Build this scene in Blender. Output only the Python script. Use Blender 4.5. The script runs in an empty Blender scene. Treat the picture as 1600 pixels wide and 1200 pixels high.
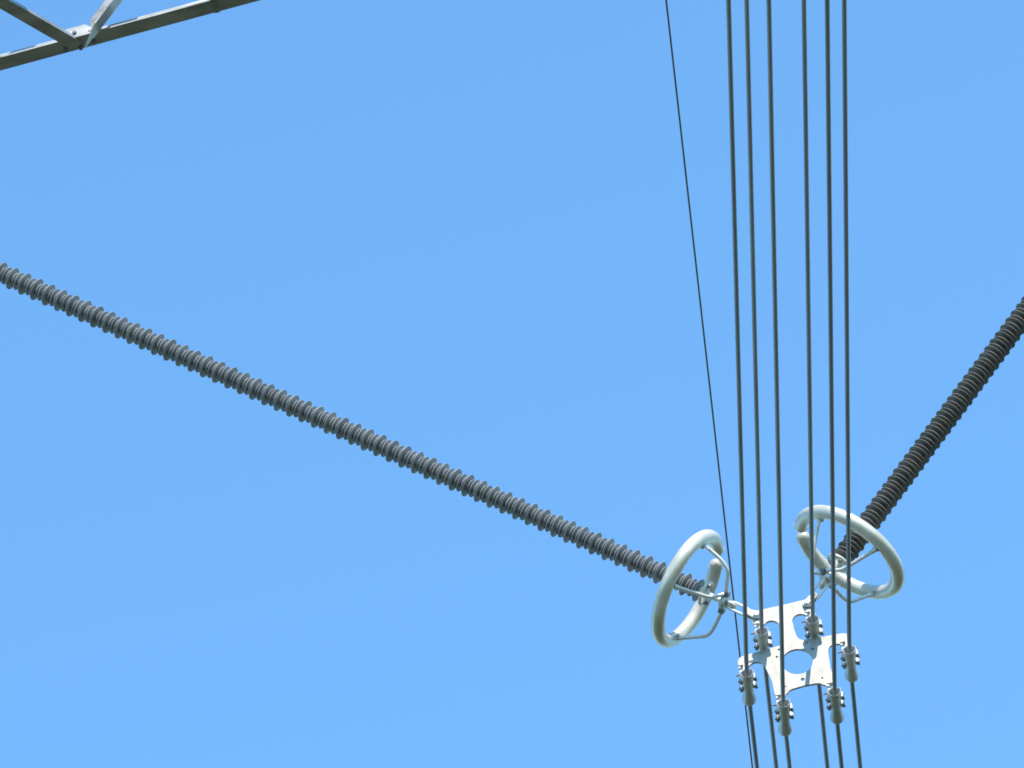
import bpy, math, random
from mathutils import Vector, Matrix
from mathutils.geometry import tessellate_polygon

random.seed(7)
scene = bpy.context.scene
COL = scene.collection
R = math.radians
H = 35.15                       # height of the yoke plate's centre above the ground

# ------------------------------------------------------------------ camera
AZ, EL, ROLL = 0.0807648, 0.6563541, -0.2715525
d = Vector((math.sin(AZ) * math.cos(EL), math.cos(AZ) * math.cos(EL), math.sin(EL)))
r0 = d.cross(Vector((0, 0, 1))).normalized()
u0 = r0.cross(d)
rv = r0 * math.cos(ROLL) + u0 * math.sin(ROLL)
uv = -r0 * math.sin(ROLL) + u0 * math.cos(ROLL)
cam = bpy.data.cameras.new('camera')
cam.sensor_width = 36.0
cam.lens = 12012.274 / 1600 * 36.0
cam.clip_start = 0.5
cam.clip_end = 9000
co = bpy.data.objects.new('camera', cam)
COL.objects.link(co)
mw = Matrix((rv, uv, -d)).transposed().to_4x4()
mw.translation = Vector((-5.3758067, -47.5643231, H - 33.5480947))
co.matrix_world = mw
scene.camera = co

# ------------------------------------------------------------------ light
SUN = Vector((0.45, -1.0, 1.17)).normalized()
SUN_EL = math.asin(SUN.z)
SUN_ROT = math.atan2(SUN.x, SUN.y)
world = bpy.data.worlds.new('World')
scene.world = world
world.use_nodes = True
wn = world.node_tree
sky = wn.nodes.new('ShaderNodeTexSky')
sky.sky_type = 'NISHITA'
sky.sun_disc = False
sky.sun_elevation = SUN_EL
sky.sun_rotation = SUN_ROT
sky.altitude = 0
sky.air_density = 1.0
sky.dust_density = 0.0
sky.ozone_density = 3.0
bg = wn.nodes['Background']
bg.inputs['Strength'].default_value = 0.15
tint = wn.nodes.new('ShaderNodeMix')
tint.data_type = 'RGBA'
tint.blend_type = 'MULTIPLY'
tint.inputs['Factor'].default_value = 1.0
tint.inputs['B'].default_value = (0.63, 0.93, 1.0, 1.0)      # deep clean blue of the day, whole sky alike
wn.links.new(sky.outputs[0], tint.inputs['A'])
wn.links.new(tint.outputs['Result'], bg.inputs['Color'])

sl = bpy.data.lights.new('sun', 'SUN')
sl.energy = 2.5
sl.angle = R(0.53)
sl.color = (1.0, 0.89, 0.74)
so = bpy.data.objects.new('sun', sl)
COL.objects.link(so)
so.rotation_euler = (-SUN).to_track_quat('-Z', 'Y').to_euler()
so.location = (20, -30, H + 40)

vs = scene.view_settings
vs.view_transform = 'Standard'
vs.look = 'None'
vs.exposure = 1.27
vs.gamma = 1.0
vs.use_curve_mapping = False
scene.cycles.filter_width = 1.7
scene.cycles.max_bounces = 8


# ------------------------------------------------------------------ materials
def material(name, col, rough=0.5, metal=0.0, var=0.15, scale=8.0, bump=0.0, bscale=60.0, tint=None, rvar=0.1,
             streak=None, spec=0.5):
    m = bpy.data.materials.new(name)
    m.use_nodes = True
    nt = m.node_tree
    b = nt.nodes['Principled BSDF']
    tc = nt.nodes.new('ShaderNodeTexCoord')
    mp = nt.nodes.new('ShaderNodeMapping')
    nt.links.new(tc.outputs['Object'], mp.inputs['Vector'])
    if streak:
        mp.inputs['Scale'].default_value = streak
    n1 = nt.nodes.new('ShaderNodeTexNoise')
    n1.inputs['Scale'].default_value = scale
    n1.inputs['Detail'].default_value = 6
    n1.inputs['Roughness'].default_value = 0.65
    nt.links.new(mp.outputs[0], n1.inputs['Vector'])
    cr = nt.nodes.new('ShaderNodeValToRGB')
    lo = [c * (1 - var) for c in col]
    hi = [min(1, c * (1 + var)) for c in col]
    if tint:
        lo = [a * t for a, t in zip(lo, tint)]
    cr.color_ramp.elements[0].position = 0.32
    cr.color_ramp.elements[1].position = 0.68
    cr.color_ramp.elements[0].color = (*lo, 1)
    cr.color_ramp.elements[1].color = (*hi, 1)
    nt.links.new(n1.outputs['Fac'], cr.inputs['Fac'])
    nt.links.new(cr.outputs['Color'], b.inputs['Base Color'])
    mr = nt.nodes.new('ShaderNodeMapRange')
    mr.inputs['To Min'].default_value = max(0.05, rough - rvar)
    mr.inputs['To Max'].default_value = min(1, rough + rvar)
    nt.links.new(n1.outputs['Fac'], mr.inputs['Value'])
    nt.links.new(mr.outputs[0], b.inputs['Roughness'])
    b.inputs['Metallic'].default_value = metal
    b.inputs['Specular IOR Level'].default_value = spec
    if bump:
        n2 = nt.nodes.new('ShaderNodeTexNoise')
        n2.inputs['Scale'].default_value = bscale
        n2.inputs['Detail'].default_value = 4
        nt.links.new(mp.outputs[0], n2.inputs['Vector'])
        bp = nt.nodes.new('ShaderNodeBump')
        bp.inputs['Strength'].default_value = bump
        bp.inputs['Distance'].default_value = 0.004
        nt.links.new(n2.outputs['Fac'], bp.inputs['Height'])
        nt.links.new(bp.outputs[0], b.inputs['Normal'])
    return m


M = {
    'ring': material('weathered_aluminium_tube', (0.64, 0.605, 0.535), 0.38, 0.25, 0.13, 4, 0.05, 40, (0.95, 0.92, 0.84)),
    'plate': material('galvanized_plate', (0.325, 0.317, 0.30), 0.46, 0.28, 0.22, 9, 0.06, 60, (0.95, 0.94, 0.88)),
    'galv': material('galvanized_fitting', (0.66, 0.64, 0.60), 0.42, 0.20, 0.14, 22, 0.10, 90),
    'clamp': material('cast_aluminium', (0.47, 0.47, 0.455), 0.45, 0.35, 0.16, 25, 0.10, 120),
    'bolt': material('dark_bolt_steel', (0.17, 0.17, 0.17), 0.5, 0.4, 0.3, 60),
    'tower': material('galvanized_angle_steel', (0.34, 0.34, 0.33), 0.38, 0.50, 0.28, 3.5, 0.06, 30, (0.92, 0.95, 0.95), streak=(0.6, 2, 2)),
    'wire': material('weathered_aluminium_strand', (0.265, 0.28, 0.31), 0.55, 0.25, 0.15, 3.0, streak=(4, 0.5, 4)),
    'steel_wire': material('weathered_steel_strand', (0.14, 0.14, 0.14), 0.6, 0.3, 0.15, 3.0),
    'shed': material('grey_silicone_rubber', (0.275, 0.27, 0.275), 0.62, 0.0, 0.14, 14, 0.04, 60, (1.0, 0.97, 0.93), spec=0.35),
    'shed_dark': material('dark_grey_silicone_rubber', (0.150, 0.138, 0.125), 0.66, 0.0, 0.2, 14, 0.04, 60, (1.0, 0.93, 0.84), spec=0.3),  # right string: darker, slightly browner grey than the left string's sheds
}


def vary_by_object(m, amount):
    nt = m.node_tree
    b = nt.nodes['Principled BSDF']
    src = b.inputs['Base Color'].links[0].from_socket
    oi = nt.nodes.new('ShaderNodeObjectInfo')
    mr = nt.nodes.new('ShaderNodeMapRange')
    mr.inputs['To Min'].default_value = 1 - amount
    mr.inputs['To Max'].default_value = 1 + amount
    nt.links.new(oi.outputs['Random'], mr.inputs['Value'])
    vm = nt.nodes.new('ShaderNodeVectorMath')
    vm.operation = 'SCALE'
    nt.links.new(src, vm.inputs[0])
    nt.links.new(mr.outputs[0], vm.inputs['Scale'])
    nt.links.new(vm.outputs[0], b.inputs['Base Color'])


for k_ in ('shed', 'shed_dark'):
    vary_by_object(M[k_], 0.14)
for k_ in ('clamp', 'tower', 'wire'):
    vary_by_object(M[k_], 0.12)


def ground_material():
    m = bpy.data.materials.new('dry_grassland')
    m.use_nodes = True
    nt = m.node_tree
    b = nt.nodes['Principled BSDF']
    tc = nt.nodes.new('ShaderNodeTexCoord')
    n = nt.nodes.new('ShaderNodeTexNoise')
    n.inputs['Scale'].default_value = 0.08
    n.inputs['Detail'].default_value = 10
    nt.links.new(tc.outputs['Object'], n.inputs['Vector'])
    cr = nt.nodes.new('ShaderNodeValToRGB')
    cr.color_ramp.elements[0].position = 0.35
    cr.color_ramp.elements[0].color = (0.030, 0.046, 0.018, 1)
    cr.color_ramp.elements[1].position = 0.65
    cr.color_ramp.elements[1].color = (0.075, 0.075, 0.042, 1)
    nt.links.new(n.outputs['Fac'], cr.inputs['Fac'])
    nt.links.new(cr.outputs['Color'], b.inputs['Base Color'])
    b.inputs['Roughness'].default_value = 0.95
    return m


# ------------------------------------------------------------------ mesh helpers
class MB:
    """Collects faces; build() links them as one mesh object."""

    def __init__(self):
        self.v, self.f = [], []

    def add(self, verts, faces):
        o = len(self.v)
        self.v += [Vector(p) for p in verts]
        self.f += [tuple(i + o for i in f) for f in faces]
        return self

    def box(self, c, size, ax=None):
        x, y, z = ax or (Vector((1, 0, 0)), Vector((0, 1, 0)), Vector((0, 0, 1)))
        c = Vector(c)
        hx, hy, hz = (s / 2 for s in size)
        vs_ = [c + x * (a * hx) + y * (b * hy) + z * (e * hz) for a in (-1, 1) for b in (-1, 1) for e in (-1, 1)]
        return self.add(vs_, [(0, 1, 3, 2), (4, 6, 7, 5), (0, 4, 5, 1), (2, 3, 7, 6), (0, 2, 6, 4), (1, 5, 7, 3)])

    def lathe(self, o, axis, prof, n=24, closed=False):
        """prof: list of (distance along the axis, radius)."""
        o, a = Vector(o), Vector(axis).normalized()
        e = a.orthogonal().normalized()
        g = a.cross(e)
        vs_, fs = [], []
        for s, rad in prof:
            for k in range(n):
                t = 2 * math.pi * k / n
                vs_.append(o + a * s + (e * math.cos(t) + g * math.sin(t)) * max(rad, 1e-5))
        m = len(prof)
        for i in range(m if closed else m - 1):
            j = (i + 1) % m
            for k in range(n):
                l = (k + 1) % n
                fs.append((i * n + k, i * n + l, j * n + l, j * n + k))
        return self.add(vs_, fs)

    def tube(self, pts, rad, n=10, caps=True, closed=False, flat=1.0):
        pts = [Vector(p) for p in pts]
        m = len(pts)
        rads = rad if isinstance(rad, (list, tuple)) else [rad] * m
        tans = []
        for i in range(m):
            if closed:
                t = pts[(i + 1) % m] - pts[i - 1]
            else:
                t = pts[min(i + 1, m - 1)] - pts[max(i - 1, 0)]
            tans.append(t.normalized())
        e = tans[0].orthogonal().normalized()
        vs_, fs = [], []
        for i in range(m):
            e = (e - tans[i] * e.dot(tans[i])).normalized()
            g = tans[i].cross(e)
            for k in range(n):
                t = 2 * math.pi * k / n
                vs_.append(pts[i] + (e * math.cos(t) + g * math.sin(t) * flat) * rads[i])
        for i in range(m if closed else m - 1):
            j = (i + 1) % m
            for k in range(n):
                l = (k + 1) % n
                fs.append((i * n + k, i * n + l, j * n + l, j * n + k))
        if caps and not closed:
            fs.append(tuple(range(n))[::-1])
            fs.append(tuple((m - 1) * n + k for k in range(n)))
        return self.add(vs_, fs)

    def hexbolt(self, o, axis, rad, h, n=6):
        return self.lathe(o, axis, [(0, 0), (0, rad), (h * .85, rad), (h, rad * .8), (h, 0)], n)

    def sheet(self, loops, to3, thick_vec):
        """loops: outline then holes (2D); to3 maps (x, z) to 3D; extruded along thick_vec."""
        pts = [p for l in loops for p in l]
        tris = tessellate_polygon([[Vector((p[0], p[1], 0)) for p in l] for l in loops])
        n = len(pts)
        a = [to3(*p) for p in pts]
        b = [p + thick_vec for p in a]
        fs = [tuple(t) for t in tris] + [tuple(i + n for i in t)[::-1] for t in tris]
        o = 0
        for l in loops:
            k = len(l)
            for i in range(k):
                j = (i + 1) % k
                fs.append((o + i, o + j, n + o + j, n + o + i))
            o += k
        return self.add(a + b, fs)

    def angle(self, p0, p1, leg_a, leg_b, wa, wb, t):
        """An L-section from p0 to p1; the heel runs along p0-p1, the legs point along leg_a and leg_b."""
        p0, p1 = Vector(p0), Vector(p1)
        ax = (p1 - p0).normalized()
        A = (Vector(leg_a) - ax * Vector(leg_a).dot(ax)).normalized()
        B = (Vector(leg_b) - ax * Vector(leg_b).dot(ax))
        B = (B - A * B.dot(A)).normalized()
        sec = [Vector((0, 0)), Vector((wa, 0)), Vector((wa, t)), Vector((t, t)), Vector((t, wb)), Vector((0, wb))]
        vs_ = [p + A * s.x + B * s.y for p in (p0, p1) for s in sec]
        fs = [(i, (i + 1) % 6, 6 + (i + 1) % 6, 6 + i) for i in range(6)]
        fs += [(0, 3, 2, 1), (0, 5, 4, 3), (6, 7, 8, 9), (6, 9, 10, 11)]
        return self.add(vs_, fs)

    def mesh(self, name, mat, smooth=False, sharp=35):
        me = bpy.data.meshes.new(name)
        me.from_pydata([tuple(p) for p in self.v], [], self.f)
        me.materials.append(M[mat] if isinstance(mat, str) else mat)
        import bmesh
        bm = bmesh.new()
        bm.from_mesh(me)
        bmesh.ops.remove_doubles(bm, verts=bm.verts, dist=1e-5)
        bmesh.ops.recalc_face_normals(bm, faces=bm.faces)
        bm.to_mesh(me)
        bm.free()
        if smooth:
            for p in me.polygons:
                p.use_smooth = True
            me.set_sharp_from_angle(angle=R(sharp))
        me.update()
        return me

    def build(self, name, mat, parent=None, smooth=False, sharp=35, bevel=0.0):
        o = bpy.data.objects.new(name, self.mesh(name, mat, smooth, sharp))
        COL.objects.link(o)
        if parent:
            o.parent = parent
        if bevel:
            bv = o.modifiers.new('bevel', 'BEVEL')
            bv.width = bevel
            bv.segments = 2
            bv.limit_method = 'ANGLE'
            bv.angle_limit = R(40)
        return o


def tag(o, label, cat, group=None):
    o['label'] = label
    o['category'] = cat
    if group:
        o['group'] = group
    return o


def thing(name, label, cat, loc=(0, 0, 0), group=None):
    o = bpy.data.objects.new(name, None)
    o.empty_display_size = 0.2
    COL.objects.link(o)
    o.location = loc
    return tag(o, label, cat, group)


def arc(c, rad, a0, a1, n=8):
    return [(c[0] + rad * math.cos(R(a0 + (a1 - a0) * i / n)), c[1] + rad * math.sin(R(a0 + (a1 - a0) * i / n)))
            for i in range(n + 1)]


def circle(c, rad, n=16):
    return [(c[0] + rad * math.cos(2 * math.pi * i / n), c[1] + rad * math.sin(2 * math.pi * i / n)) for i in range(n)]


def smooth_path(pts, n=8):
    """Catmull-Rom through 2D or 3D points."""
    pts = [Vector(p) for p in pts]
    out = []
    for i in range(len(pts) - 1):
        p0, p1, p2, p3 = pts[max(i - 1, 0)], pts[i], pts[i + 1], pts[min(i + 2, len(pts) - 1)]
        for k in range(n):
            t = k / n
            out.append(0.5 * ((2 * p1) + (p2 - p0) * t + (2 * p0 - 5 * p1 + 4 * p2 - p3) * t * t
                              + (3 * p1 - p0 - 3 * p2 + p3) * t ** 3))
    out.append(pts[-1])
    return out


def fillet_path(pts, rad, n=6):
    """Straight runs with rounded bends."""
    pts = [Vector(p) for p in pts]
    out = [pts[0]]
    for i in range(1, len(pts) - 1):
        a, b, c = pts[i - 1], pts[i], pts[i + 1]
        k = min(rad, (a - b).length * .48, (c - b).length * .48)
        p, q = b + (a - b).normalized() * k, b + (c - b).normalized() * k
        for j in range(n + 1):
            t = j / n
            out.append(p * (1 - t) ** 2 + b * 2 * t * (1 - t) + q * t * t)
    out.append(pts[-1])
    return out


P0 = Vector((0, 0, H))          # centre of the hole in the yoke plate; plate plane is y = 0

# ------------------------------------------------------------------ ground
g = MB()
n, S = 40, 4000.0
gv = [(-S + 2 * S * i / n, -S + 2 * S * j / n, 0) for j in range(n + 1) for i in range(n + 1)]
gf = [(j * (n + 1) + i, j * (n + 1) + i + 1, (j + 1) * (n + 1) + i + 1, (j + 1) * (n + 1) + i)
      for j in range(n) for i in range(n)]
go = g.add(gv, gf).build('ground', ground_material())
go['kind'] = 'structure'

# ------------------------------------------------------------------ tower: box crossarm on two lattice columns
tower = thing('transmission_tower', 'galvanized steel lattice crossarm of the tower, cut by the upper left corner', 'tower',
              (0, -0.3, 0))
TO = Vector((0, -0.3, 0))
ZB, ZT, YF, YN = H + 8.3, H + 9.9, 0.75, -1.35      # bottom and top chord heights, far and near face
XE = 13.0


def member(name, p0, p1, la, lb, w, t=0.012, wb=None):
    mb = MB().angle(Vector(p0) - TO, Vector(p1) - TO, la, lb, w, wb or w, t)
    return mb.build(name, 'tower', tower)


# chords: legs point inward and up / down
member('chord', (-XE, YF, ZB), (XE, YF, ZB), (0, -1, 0), (0, 0, 1), .16, .014)
member('chord', (-XE, YN, ZB), (XE, YN, ZB), (0, 1, 0), (0, 0, 1), .16, .014)
member('chord', (-XE, YF, ZT), (XE, YF, ZT), (0, -1, 0), (0, 0, -1), .14, .012)
member('chord', (-XE, YN, ZT), (XE, YN, ZT), (0, 1, 0), (0, 0, -1), .14, .012)
# nodes along the chords: x = -4.15 + k * 3.3 (the joint in the picture is one of them)
PX = 3.30
nodes = [-4.15 + PX * k for k in range(-2, 6) if abs(-4.15 + PX * k) < XE]
for x in nodes:
    for face, sg in ((YF, -1), (YN, 1)):
        # side face: a zigzag between bottom and top chord, on the inner side of the chords
        yi = face + sg * 0.016
        ym = face + sg * .168
        p0 = Vector((x + .018, ym, ZB - .165))
        ax = Vector((.695, 0, .719))
        Ld = 1.745 / .719
        A_ = Vector((-.719, 0, .695))
        B_ = Vector((0, sg, 0))
        mb = MB()
        # in-plane leg stops at the gusset, the outstanding leg runs on to a clipped point
        mb.sheet([[(.13, 0), (Ld, 0), (Ld, .13), (.27, .13)]], lambda q, w, p0=p0: p0 + ax * q + A_ * w - TO, B_ * .010)
        mb.sheet([[(0, .010), (Ld, .010), (Ld, .12), (.20, .12)]], lambda q, w, p0=p0: p0 + ax * q + B_ * w - TO, A_ * .010)
        mb.build('diagonal_brace', 'tower', tower)
        member('post', (x + 1.98, yi, ZB + .016), (x + 1.98, yi, ZT - .02), (1, 0, 0), (0, sg, 0), .08, .008, .06)
        # gusset on the bottom chord
        gp = MB().sheet([[(-.21, .0), (.16, .0), (.16, .10), (.06, .21), (-.10, .21), (-.21, .12)]],
                        lambda a, b, x=x, yi=yi: Vector((x + a, yi + .002 * sg, ZB + .016 + b)) - TO, Vector((0, .010 * sg, 0)))
        gus = gp.build('gusset_plate', 'tower', tower)
        if face == YF:
            for bx_, bz_ in ((.09, .11), (-.04, .15), (-.14, .06)):
                b = MB().hexbolt(Vector((x + bx_, yi + .012 * sg, ZB + .016 + bz_)) - TO, (0, sg, 0), .018, .016)
                b.build('bolt', 'bolt', gus)
            for bx_, by_ in ((-.02, .03), (.10, .05), (-.14, .06)):
                b = MB().hexbolt(Vector((x + bx_, face + sg * by_, ZB - .001)) - TO, (0, 0, -1), .019, .030)
                b.build('bolt', 'bolt', tower)
    # bottom face: one long diagonal to the near chord and a thin strut across
    member('diagonal_brace', (x + .01, YF - .08, ZB - .014), (x - 1.19, YN + .10, ZB - .014), (-.8, -.6, 0), (0, 0, 1), .115, .010, .035)
    member('strut', (x + 1.13, YF - .005, ZB - .014), (x + 1.13, YN + .05, ZB - .014), (1, 0, 0), (0, 0, 1), .045, .006)
    member('diagonal_brace', (x + 1.12, YF - .12, ZT + .012), (x - .5, YN + .12, ZT + .012), (-.8, .6, 0), (0, 0, -1), .09, .008)
TW = R(-4.0)                                 # the line meets the crossarm at a slight angle
PIV = Vector((-2.65, .75, 0))
rel = TO - PIV
tower.location = PIV + Matrix.Rotation(TW, 3, 'Z') @ rel
tower.rotation_euler = (0, 0, TW)
# hanger beams the strings hang from
AX = {-1: Vector((-.7138, 0, .7003)).normalized(), 1: Vector((.712, 0, .702)).normalized()}
HB = {-1: P0 + Vector((-.2, 0, .5)), 1: P0 + Vector((.2, 0, .5))}
S_TOP = 10.75
for sd in (-1, 1):
    p = HB[sd] + AX[sd] * S_TOP
    for dx in (-.12, .12):
        member('hanger_beam', (p.x + dx, YN, ZB - .016), (p.x + dx, YF, ZB - .016), (math.copysign(1, dx), 0, 0), (0, 0, -1), .12, .012)
# lattice columns, out of the picture on either side
for sd in (-1, 1):
    xs = (sd * 10.6, sd * 12.6)
    for x in xs:
        for y in (YF, YN):
            sx = 1 if x == min(xs) else -1
            member('column_leg', (x + sd * .6, y * 2.2, 0), (x, y, ZB), (sx, 0, 0), (0, 1 if y == YN else -1, 0), .18, .016)
    zz = [ZB - 2.7 * k for k in range(0, 17) if ZB - 2.7 * k > 0]
    for k in range(len(zz) - 1):
        f0, f1 = 1 + 1.2 * (1 - zz[k] / ZB), 1 + 1.2 * (1 - zz[k + 1] / ZB)
        o0, o1 = sd * .6 * (1 - zz[k] / ZB), sd * .6 * (1 - zz[k + 1] / ZB)
        a, b = (xs if k % 2 else xs[::-1])
        for y in (YF, YN):
            member('diagonal_brace', (a + o0, y * f0, zz[k]), (b + o1, y * f1, zz[k + 1]), (0, 0, 1), (0, 1, 0), .08, .008)
        for x in xs:
            ya, yb = (YF, YN) if k % 2 else (YN, YF)
            member('diagonal_brace', (x + o0, ya * f0, zz[k]), (x + o1, yb * f1, zz[k + 1]), (0, 0, 1), (1, 0, 0), .08, .008)

# ------------------------------------------------------------------ yoke plate
yoke = thing('yoke_plate', 'large pale steel yoke plate with a round hole that spreads the six conductors', 'yoke plate', P0)
PT = 0.022
half = []                                      # right half outline, from the top centre clockwise
half += [(0.0, .545), (.19, .548)]
half += arc((.205, .503), .047, 92, 5, 6)
half += [(.245, .46), (.236, .41)]
half += arc((.205, .402), .034, 5, -110, 6)                 # tip of the upper arm, carries a clamp
half += [(.172, .400)] + arc((.115, .372), .058, 62, 120, 4) + arc((.103, .368), .054, 135, 195, 5)
half += [(.046, .30), (.050, .235)] + arc((.107, .238), .056, 190, 262, 5)
half += [(.19, .176), (.325, .168)]
half += arc((.383, .108), .056, 88, -60, 9)                 # tip of the middle arm
half += [(.384, .046)] + arc((.312, .018), .066, 52, 175, 9)
half += [(.236, -.06), (.228, -.13), (.236, -.25)]
half += arc((.204, -.285), .033, 0, -150, 7)                # tip of the lower arm
half += [(.150, -.266)] + arc((.085, -.300), .066, 36, 92, 5)
half += [(.0, -.229)]
outline = half + [(-x, z) for x, z in half[-2:0:-1]]
loops = [outline, circle((0, 0), .118, 40)]
for x, z, rr in ((.110, .148, .010), (-.110, .148, .010), (.140, .085, .010), (-.140, .085, .010), (.146, -.199, .009),
                 (-.146, -.199, .009), (0, -.172, .016), (0, .503, .010)):
    loops.append(circle((x, z), rr, 10))
MB().sheet(loops, lambda x, z: Vector((x, -PT / 2, z)), Vector((0, PT, 0))).build('plate', 'plate', yoke)

# ------------------------------------------------------------------ conductors
HC = Vector((-.014, 0, -.111))                 # centre of the bundle relative to the plate's centre
RB = 0.40
SLOPE_N, SLOPE_F, AZN = 0.030, 0.030, 0.0407
names = {180: 'A', 120: 'B', 60: 'C', 0: 'D', 300: 'E', 240: 'F'}
pos = {names[a]: P0 + HC + Vector((RB * math.cos(R(a)), 0, RB * math.sin(R(a)))) for a in names}
clab = {'A': 'far left of the six conductors, held by the outermost left clamp',
        'B': 'conductor passing through the upper left clamp, second from the left',
        'F': 'third conductor from the left, held by the lowest clamp',
        'C': 'conductor through the upper right clamp, fourth from the left',
        'E': 'fifth conductor from the left, held by the lower right clamp',
        'D': 'far right of the six conductors, held by the outermost right clamp'}


def conductor_path(o, s_n, s_f, az, L=200.0):
    pts = []
    ys = [-L, -150, -110, -80, -60, -45, -33, -25, -18, -12, -8, -5, -3, -1.5, -.7, -.3, -.12, 0, .12, .3, .7, 1.5, 3, 5, 8,
          12, 18, 25, 33, 45, 60, 80, 110, 150, L]
    for y in ys:
        s = s_n if y < 0 else s_f
        a = abs(y)
        z = -s * a + s * a * a / L
        if a < .3:                             # bends gently inside the clamp
            z = -s * (a * a / .6 + .0) * 1.0 - 0
            z = -s * a * a / .6
        else:
            z += s * .15
        x = (az * -y if y < 0 else 0)
        if y < 0 and a < .3:
            x = az * a * a / .6
        elif y < 0:
            x -= az * .15
        pts.append(Vector((x, y, z)))
    return pts


for k in 'ABFCED':
    cpts = conductor_path(pos[k], SLOPE_N, SLOPE_F, AZN)
    o = MB().tube(cpts, 0.0170, 14).build('conductor', 'wire', None, True, 60)
    o.location = pos[k]
    tag(o, 'grey stranded aluminium line, ' + clab[k], 'conductor', 'conductors of the six-wire bundle')

# ------------------------------------------------------------------ suspension clamps
PIN = Vector((-.009 + .014, 0, .0665 + .111))    # pin relative to the conductor in the clamp


def clamp_thing(k, label):
    t = thing('suspension_clamp', label, 'clamp', pos[k], 'suspension clamps on the yoke plate')
    yaxis = Vector((0, 1, 0))
    # body: a bell-mouthed tube along the conductor
    prof = [(-.172, .042), (-.184, .046), (-.187, .051), (-.182, .056), (-.165, .055), (-.10, .051), (-.03, .044), (.05, .041),
            (.10, .042), (.145, .050), (.178, .054), (.190, .051), (.194, .044), (.188, .036), (.16, .026), (.12, .0205),
            (-.06, .0205), (-.12, .030)]
    bd = MB().lathe((0, 0, 0), yaxis, prof, 32, True)
    for p in bd.v:                               # the front of the trough is open on top
        if p.y < -.02:
            th = math.degrees(math.atan2(p.z, p.x))
            w_ = max(0.0, min(1.0, (90 - abs(th - 95)) / 60))
            p.y = -.02 + (p.y + .02) * (1 - .22 * w_)
    bd.build('body', 'clamp', t, True, 40)
    # keeper: the upper saddle pressed on the conductor
    MB().lathe((0, -.075, .012), yaxis, [(0, .010), (0, .040), (.15, .040), (.15, .010)], 14, True).build('keeper', 'clamp', t, True, 40)
    # bolted lugs on either flank
    for y in (-.092, .004):
        for sd in (1, -1):
            w = .030 if sd > 0 else .018
            lg = MB().box((sd * (.040 + w / 2), y, .004), (w, .044, .052))
            lug = lg.build('bolt_lug', 'clamp', t, bevel=.007)
            MB().hexbolt((sd * (.046 + w / 2), y + .004, -.022), (0, .25, -1), .012, .011).build('bolt', 'bolt', lug)
        MB().lathe((-.055, y + .004, -.004), (-1, 0, -.1), [(0, 0), (0, .015), (.010, .015), (.010, .008), (.017, .007), (.017, 0)], 8).build('nut', 'bolt', t)
    MB().lathe((-.052, -.145, .012), (-1, 0, .1), [(0, 0), (0, .007), (.030, .006), (.030, 0)], 8).build('cotter_pin', 'bolt', t)
    # hanger ears up to the tip of the plate
    for sg in (-1, 1):
        lo = [(-.034, .030), (.034, .030), (.034 + PIN.x, PIN.z - .02)]
        lo = [(-.036, .034), (.036, .034)] + [(PIN.x + .030 * math.cos(R(a)), PIN.z + .030 * math.sin(R(a))) for a in range(0, 181, 20)]
        MB().sheet([lo], lambda x, z, sg=sg: Vector((x, sg * (PT / 2 + .003), z)), Vector((0, sg * .010, 0))).build('hanger', 'clamp', t)
    t.rotation_euler = (random.uniform(-.02, .02), random.uniform(-.05, .05), random.uniform(-.02, .02))
    pb = MB().lathe((PIN.x, -.036, PIN.z), (0, 1, 0), [(0, 0), (0, .012), (.074, .012), (.074, 0)], 10)
    pb.build('pin', 'galv', t)
    MB().box((PIN.x - .012, -.042, PIN.z - .004), (.040, .012, .010)).build('split_pin', 'bolt', t)
    return t


cl = {'A': 'grey suspension clamp at the left tip of the yoke plate, outermost on the left',
      'B': 'grey suspension clamp at the upper left of the yoke plate, in its notch',
      'C': 'grey suspension clamp at the upper right of the yoke plate, highest of the six',
      'D': 'grey suspension clamp at the right tip of the yoke plate, outermost on the right',
      'E': 'grey suspension clamp under the lower right leg of the yoke plate',
      'F': 'grey suspension clamp under the lower left leg of the yoke plate, lowest of the six'}
for k in 'ABCDEF':
    clamp_thing(k, cl[k])

# ------------------------------------------------------------------ V-string: insulators, grading rings, links
YV = Vector((0, 1, 0))


def shed_mesh(name, rad, mat):
    # axis +Z points to the tower: top of the shed slopes, underside nearly flat
    prof = [(.014, .036), (.0085, rad * .62), (.0035, rad * .97), (.001, rad), (-.0028, rad * .995), (-.004, rad * .955), (.001, rad * .6),
            (-.003, .036)]
    return MB().lathe((0, 0, 0), (0, 0, 1), prof, 32).mesh(name, mat, True, 50)


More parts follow.
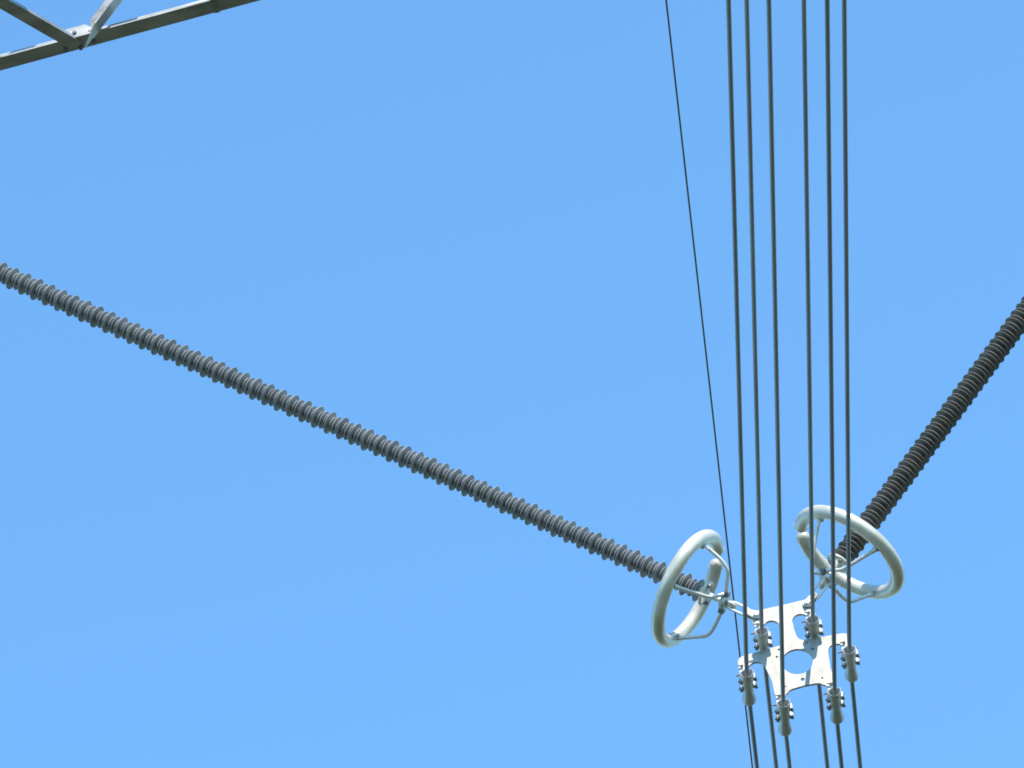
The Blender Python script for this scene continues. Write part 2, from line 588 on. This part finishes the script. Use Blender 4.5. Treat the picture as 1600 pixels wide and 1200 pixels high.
def insulator(sd, label, pitch, pattern, s0, s1, mat):
    root = thing('insulator_string', label, 'insulator', HB[sd] + AX[sd] * s0, 'insulator strings forming the V')
    q = AX[sd].to_track_quat('Z', 'Y')
    root.rotation_euler = q.to_euler()
    L = s1 - s0
    MB().lathe((0, 0, 0), (0, 0, 1), [(0, 0), (0, .034), (L, .034), (L, 0)], 20).build('core', mat, root, True)
    meshes = {}
    n_, s = 0, 0.02
    step = pitch / len(pattern)
    i = 0
    while s < L - .02:
        rad = pattern[i % len(pattern)]
        if rad not in meshes:
            meshes[rad] = shed_mesh('shed', rad, mat)
        o = bpy.data.objects.new('shed', meshes[rad])
        COL.objects.link(o)
        o.parent = root
        o.location = (0, 0, s)
        o.rotation_euler = (random.uniform(-.02, .02), random.uniform(-.02, .02), random.uniform(0, 6.28))
        s += step
        i += 1
    # live-end fitting: crimped sleeve, ball-and-rod down to the chain
    MB().lathe((0, 0, 0), (0, 0, 1), [(.005, 0), (.005, .036), (-.06, .036), (-.075, .026), (-.11, .022), (-.24, .022), (-.255, .030), (-.275, .030),
                                      (-.29, .02), (-.29, 0)], 18).build('end_fitting', 'galv', root, True)
    # small corona ring at the sleeve, on two spokes
    cr_ = MB().tube([Vector((.092 * math.cos(2 * math.pi * k / 32), .092 * math.sin(2 * math.pi * k / 32), -.045)) for k in range(32)], .0125, 10,
                    closed=True)
    crn = cr_.build('corona_ring', 'ring', root, True)
    for a in (20, 200):
        v = Vector((math.cos(R(a)), math.sin(R(a)), 0))
        MB().tube([v * .03 + Vector((0, 0, -.055)), v * .09 + Vector((0, 0, -.047))], .010, 8).build('spoke', 'galv', crn)
        b = MB().hexbolt(v * .082 + Vector((0, 0, -.052)), (0, 0, -1), .017, .026)
        b.build('bolt', 'bolt', crn)
    # tower-end fitting and extension rod
    MB().lathe((0, 0, L), (0, 0, 1), [(-.005, 0), (-.005, .036), (.07, .036), (.09, .022), (.15, .022), (.15, .016), (S_TOP - s1 + .10, .016),
                                      (S_TOP - s1 + .10, 0)], 14).build('extension_rod', 'galv', root, True)
    return root


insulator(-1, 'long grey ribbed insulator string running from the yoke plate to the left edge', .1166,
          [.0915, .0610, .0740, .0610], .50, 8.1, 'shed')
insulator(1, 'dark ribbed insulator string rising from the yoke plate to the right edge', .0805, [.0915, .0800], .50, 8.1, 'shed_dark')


def frame(sd):
    a = AX[sd]
    e1 = Vector((-sd * a.z, 0, abs(a.x)))
    return a, e1


ARMS = {-1: [(-57, [(.40, .545), (.33, .40), (.27, .315), (.07, .295)]),
             (-124, [(.40, .55), (.12, .36), (.075, .30, -75)]),
             (130, [(.40, .545), (.30, .33), (.22, .30), (.07, .285)])],
        1: [(-56, [(.40, .545), (.30, .40), (.16, .20), (.07, .27)]),
            (-135, [(.40, .545), (.12, .36), (.075, .31, -75)]),
            (124, [(.40, .545), (.29, .325), (.20, .295), (.07, .285)])]}
RING_R, RING_T, RING_S = .434, .0545, .59
RING_C = {-1: P0 + Vector((-.648, .0, .902)), 1: P0 + Vector((.630, .020, .912))}
GAP = {-1: (6, 20), 1: (-3, 9)}


def grading_ring(sd, label):
    a, e1 = frame(sd)
    root = thing('grading_ring', label, 'grading ring', RING_C[sd], 'grading rings on the V-string')
    g0, g1 = GAP[sd]
    rad_at = lambda t: e1 * math.cos(R(t)) + YV * math.sin(R(t))
    a0, a1 = g1 + 4, 360 + g0 - 4
    ts = [a0 + (a1 - a0) * k / 96 for k in range(97)]
    pts = [rad_at(t) * RING_R for t in ts]
    rads = [RING_T] * len(pts)
    # rounded closed ends
    dome = 7
    for end in (0, -1):
        tang = (pts[0] - pts[1]).normalized() if end == 0 else (pts[-1] - pts[-2]).normalized()
        base = pts[end].copy()
        ext = [(base + tang * RING_T * math.sin(R(90 * j / dome)), max(.002, RING_T * math.cos(R(90 * j / dome)))) for j in range(1, dome + 1)]
        if end == 0:
            pts = [p for p, _ in ext[::-1]] + pts
            rads = [q for _, q in ext[::-1]] + rads
        else:
            pts += [p for p, _ in ext]
            rads += [q for _, q in ext]
    tube = MB().tube(pts, rads, 24).build('ring_tube', 'ring', root, True, 80)
    # welded end-cap seams
    for t, sgn in ((a0 + 1.5, 1), (a1 - 1.5, -1)):
        tg = (rad_at(t + 1) - rad_at(t - 1)).normalized()
        MB().lathe(rad_at(t) * RING_R, tg, [(-.004, RING_T), (-.003, RING_T + .0025), (.003, RING_T + .0025), (.004, RING_T)], 24).build(
            'seam', 'ring', tube, True)
    off = HB[sd] + a * RING_S - RING_C[sd]
    for t, path in ARMS[sd]:
        rd = rad_at(t)
        p3 = [(rad_at(q[2]) if len(q) > 2 else rd) * q[0] + a * (q[1] - RING_S) + off * (1.0 if q[0] < .1 else (.7 if q[0] < .35 else 0.0)) for q in path]
        foot0 = rd * (RING_R - .012) + a * (-.030)
        fp = fillet_path([foot0] + p3, .05)
        arm = MB().tube(fp, .0150, 10).build('bracket_arm', 'galv', root, True, 50)
        # flattened foot with its bolt
        tg = rd.cross(a).normalized()
        up = (p3[0] - p3[1]).normalized()
        nr = tg.cross(up).normalized()
        ft = MB().box(p3[0] + up * .01, (.036, .13, .014), (tg, up, nr))
        ft.build('foot', 'galv', arm, bevel=.005)
        MB().box(rd * (RING_R - .040) + a * (-.036), (.040, .052, .030), (tg, rd, a)).build('ring_lug', 'clamp', arm, bevel=.006)
        sgn = 1 if nr.dot(-a) > 0 else -1
        MB().hexbolt(p3[0] + nr * sgn * .006 + up * .02, nr * sgn, .018, .022).build('bolt', 'bolt', arm)
        # lug on the hub
        if len(path[-1]) > 2:
            continue
        MB().box(rd * .066 + a * (.288 - RING_S) + off, (.05, .05, .046), (tg, rd, a)).build('hub_lug', 'bolt', arm, bevel=.006)
    MB().lathe(a * (.262 - RING_S) + off, a, [(0, .024), (0, .056), (.006, .060), (.042, .060), (.048, .056), (.048, .024)], 20, True).build(
        'hub', 'clamp', root, True, 40)
    return root


grading_ring(-1, 'pale aluminium grading ring round the lower end of the grey left insulator')
grading_ring(1, 'pale aluminium grading ring round the lower end of the dark right insulator')


def link_chain(sd, label):
    a, e1 = frame(sd)
    root = thing('shackle_link', label, 'shackle', HB[sd], 'links between yoke plate and insulators')
    at = lambda s, x=0, y=0: a * s + e1 * x + YV * y
    # clevis: two cheeks straddling the yoke plate and the bolt through them
    for sg in (-1, 1):
        pts2 = [(.036 * math.cos(R(t)), .036 * math.sin(R(t))) for t in range(90, 271, 20)] + [(.105, -.024), (.118, -.012), (.118, .012), (.105, .024)]
        MB().sheet([pts2], lambda p, q, sg=sg: at(p, q, sg * (PT / 2 + .002)), YV * sg * .013).build('clevis_cheek', 'plate', root, bevel=.003)
    bolt = MB().lathe(-YV * .045, YV, [(0, 0), (0, .015), (.09, .015), (.09, 0)], 12).build('bolt', 'galv', root, True)
    MB().lathe(-YV * .0265, -YV, [(0, 0), (0, .034), (.005, .034), (.005, 0)], 20).build('washer', 'galv', bolt)
    MB().hexbolt(-YV * .0315, -YV, .025, .022).build('bolt_head', 'galv', bolt)
    MB().hexbolt(YV * .0265, YV, .025, .022).build('nut', 'galv', bolt)
    MB().lathe(at(.100) - YV * .034, YV, [(0, 0), (0, .012), (.068, .012), (.068, 0)], 12).build('cross_pin', 'bolt', root, True)
    # long chain link
    W, A0, A1 = .034, .112, .215
    loop = [at(A0 - W * math.sin(R(t)), W * math.cos(R(t))) for t in range(0, 181, 18)] + \
           [at(A1 + W * math.sin(R(t)), -W * math.cos(R(t))) for t in range(0, 181, 18)]
    MB().tube(loop, .0115, 10, closed=True).build('chain_link', 'galv', root, True)
    # second, crossing shackle bow towards the hub
    W2 = .030
    bow = [at(.262, 0, -W2)] + [at(.222 - W2 * math.sin(R(t)), 0, -W2 * math.cos(R(t))) for t in range(0, 181, 18)] + [at(.262, 0, W2)]
    MB().tube(bow, .0115, 10).build('shackle_bow', 'galv', root, True)
    return root


link_chain(-1, 'small steel shackle and link between yoke plate and left grading ring')
link_chain(1, 'small steel shackle and link between yoke plate and right grading ring')

# ------------------------------------------------------------------ earth wire, far above
gw = []
for k in range(0, 61):
    y = -150 + 300 * k / 60
    gw.append(Vector((0, y, -.030 * abs(y) + .030 * y * y / 150)))
wo = MB().tube(gw, .0105, 8).build('earth_wire', 'steel_wire', None, True, 60)
wo.location = (2.20, 0, H + 18.5)
tag(wo, 'single thin dark wire slanting behind, left of the six-wire bundle', 'wire')
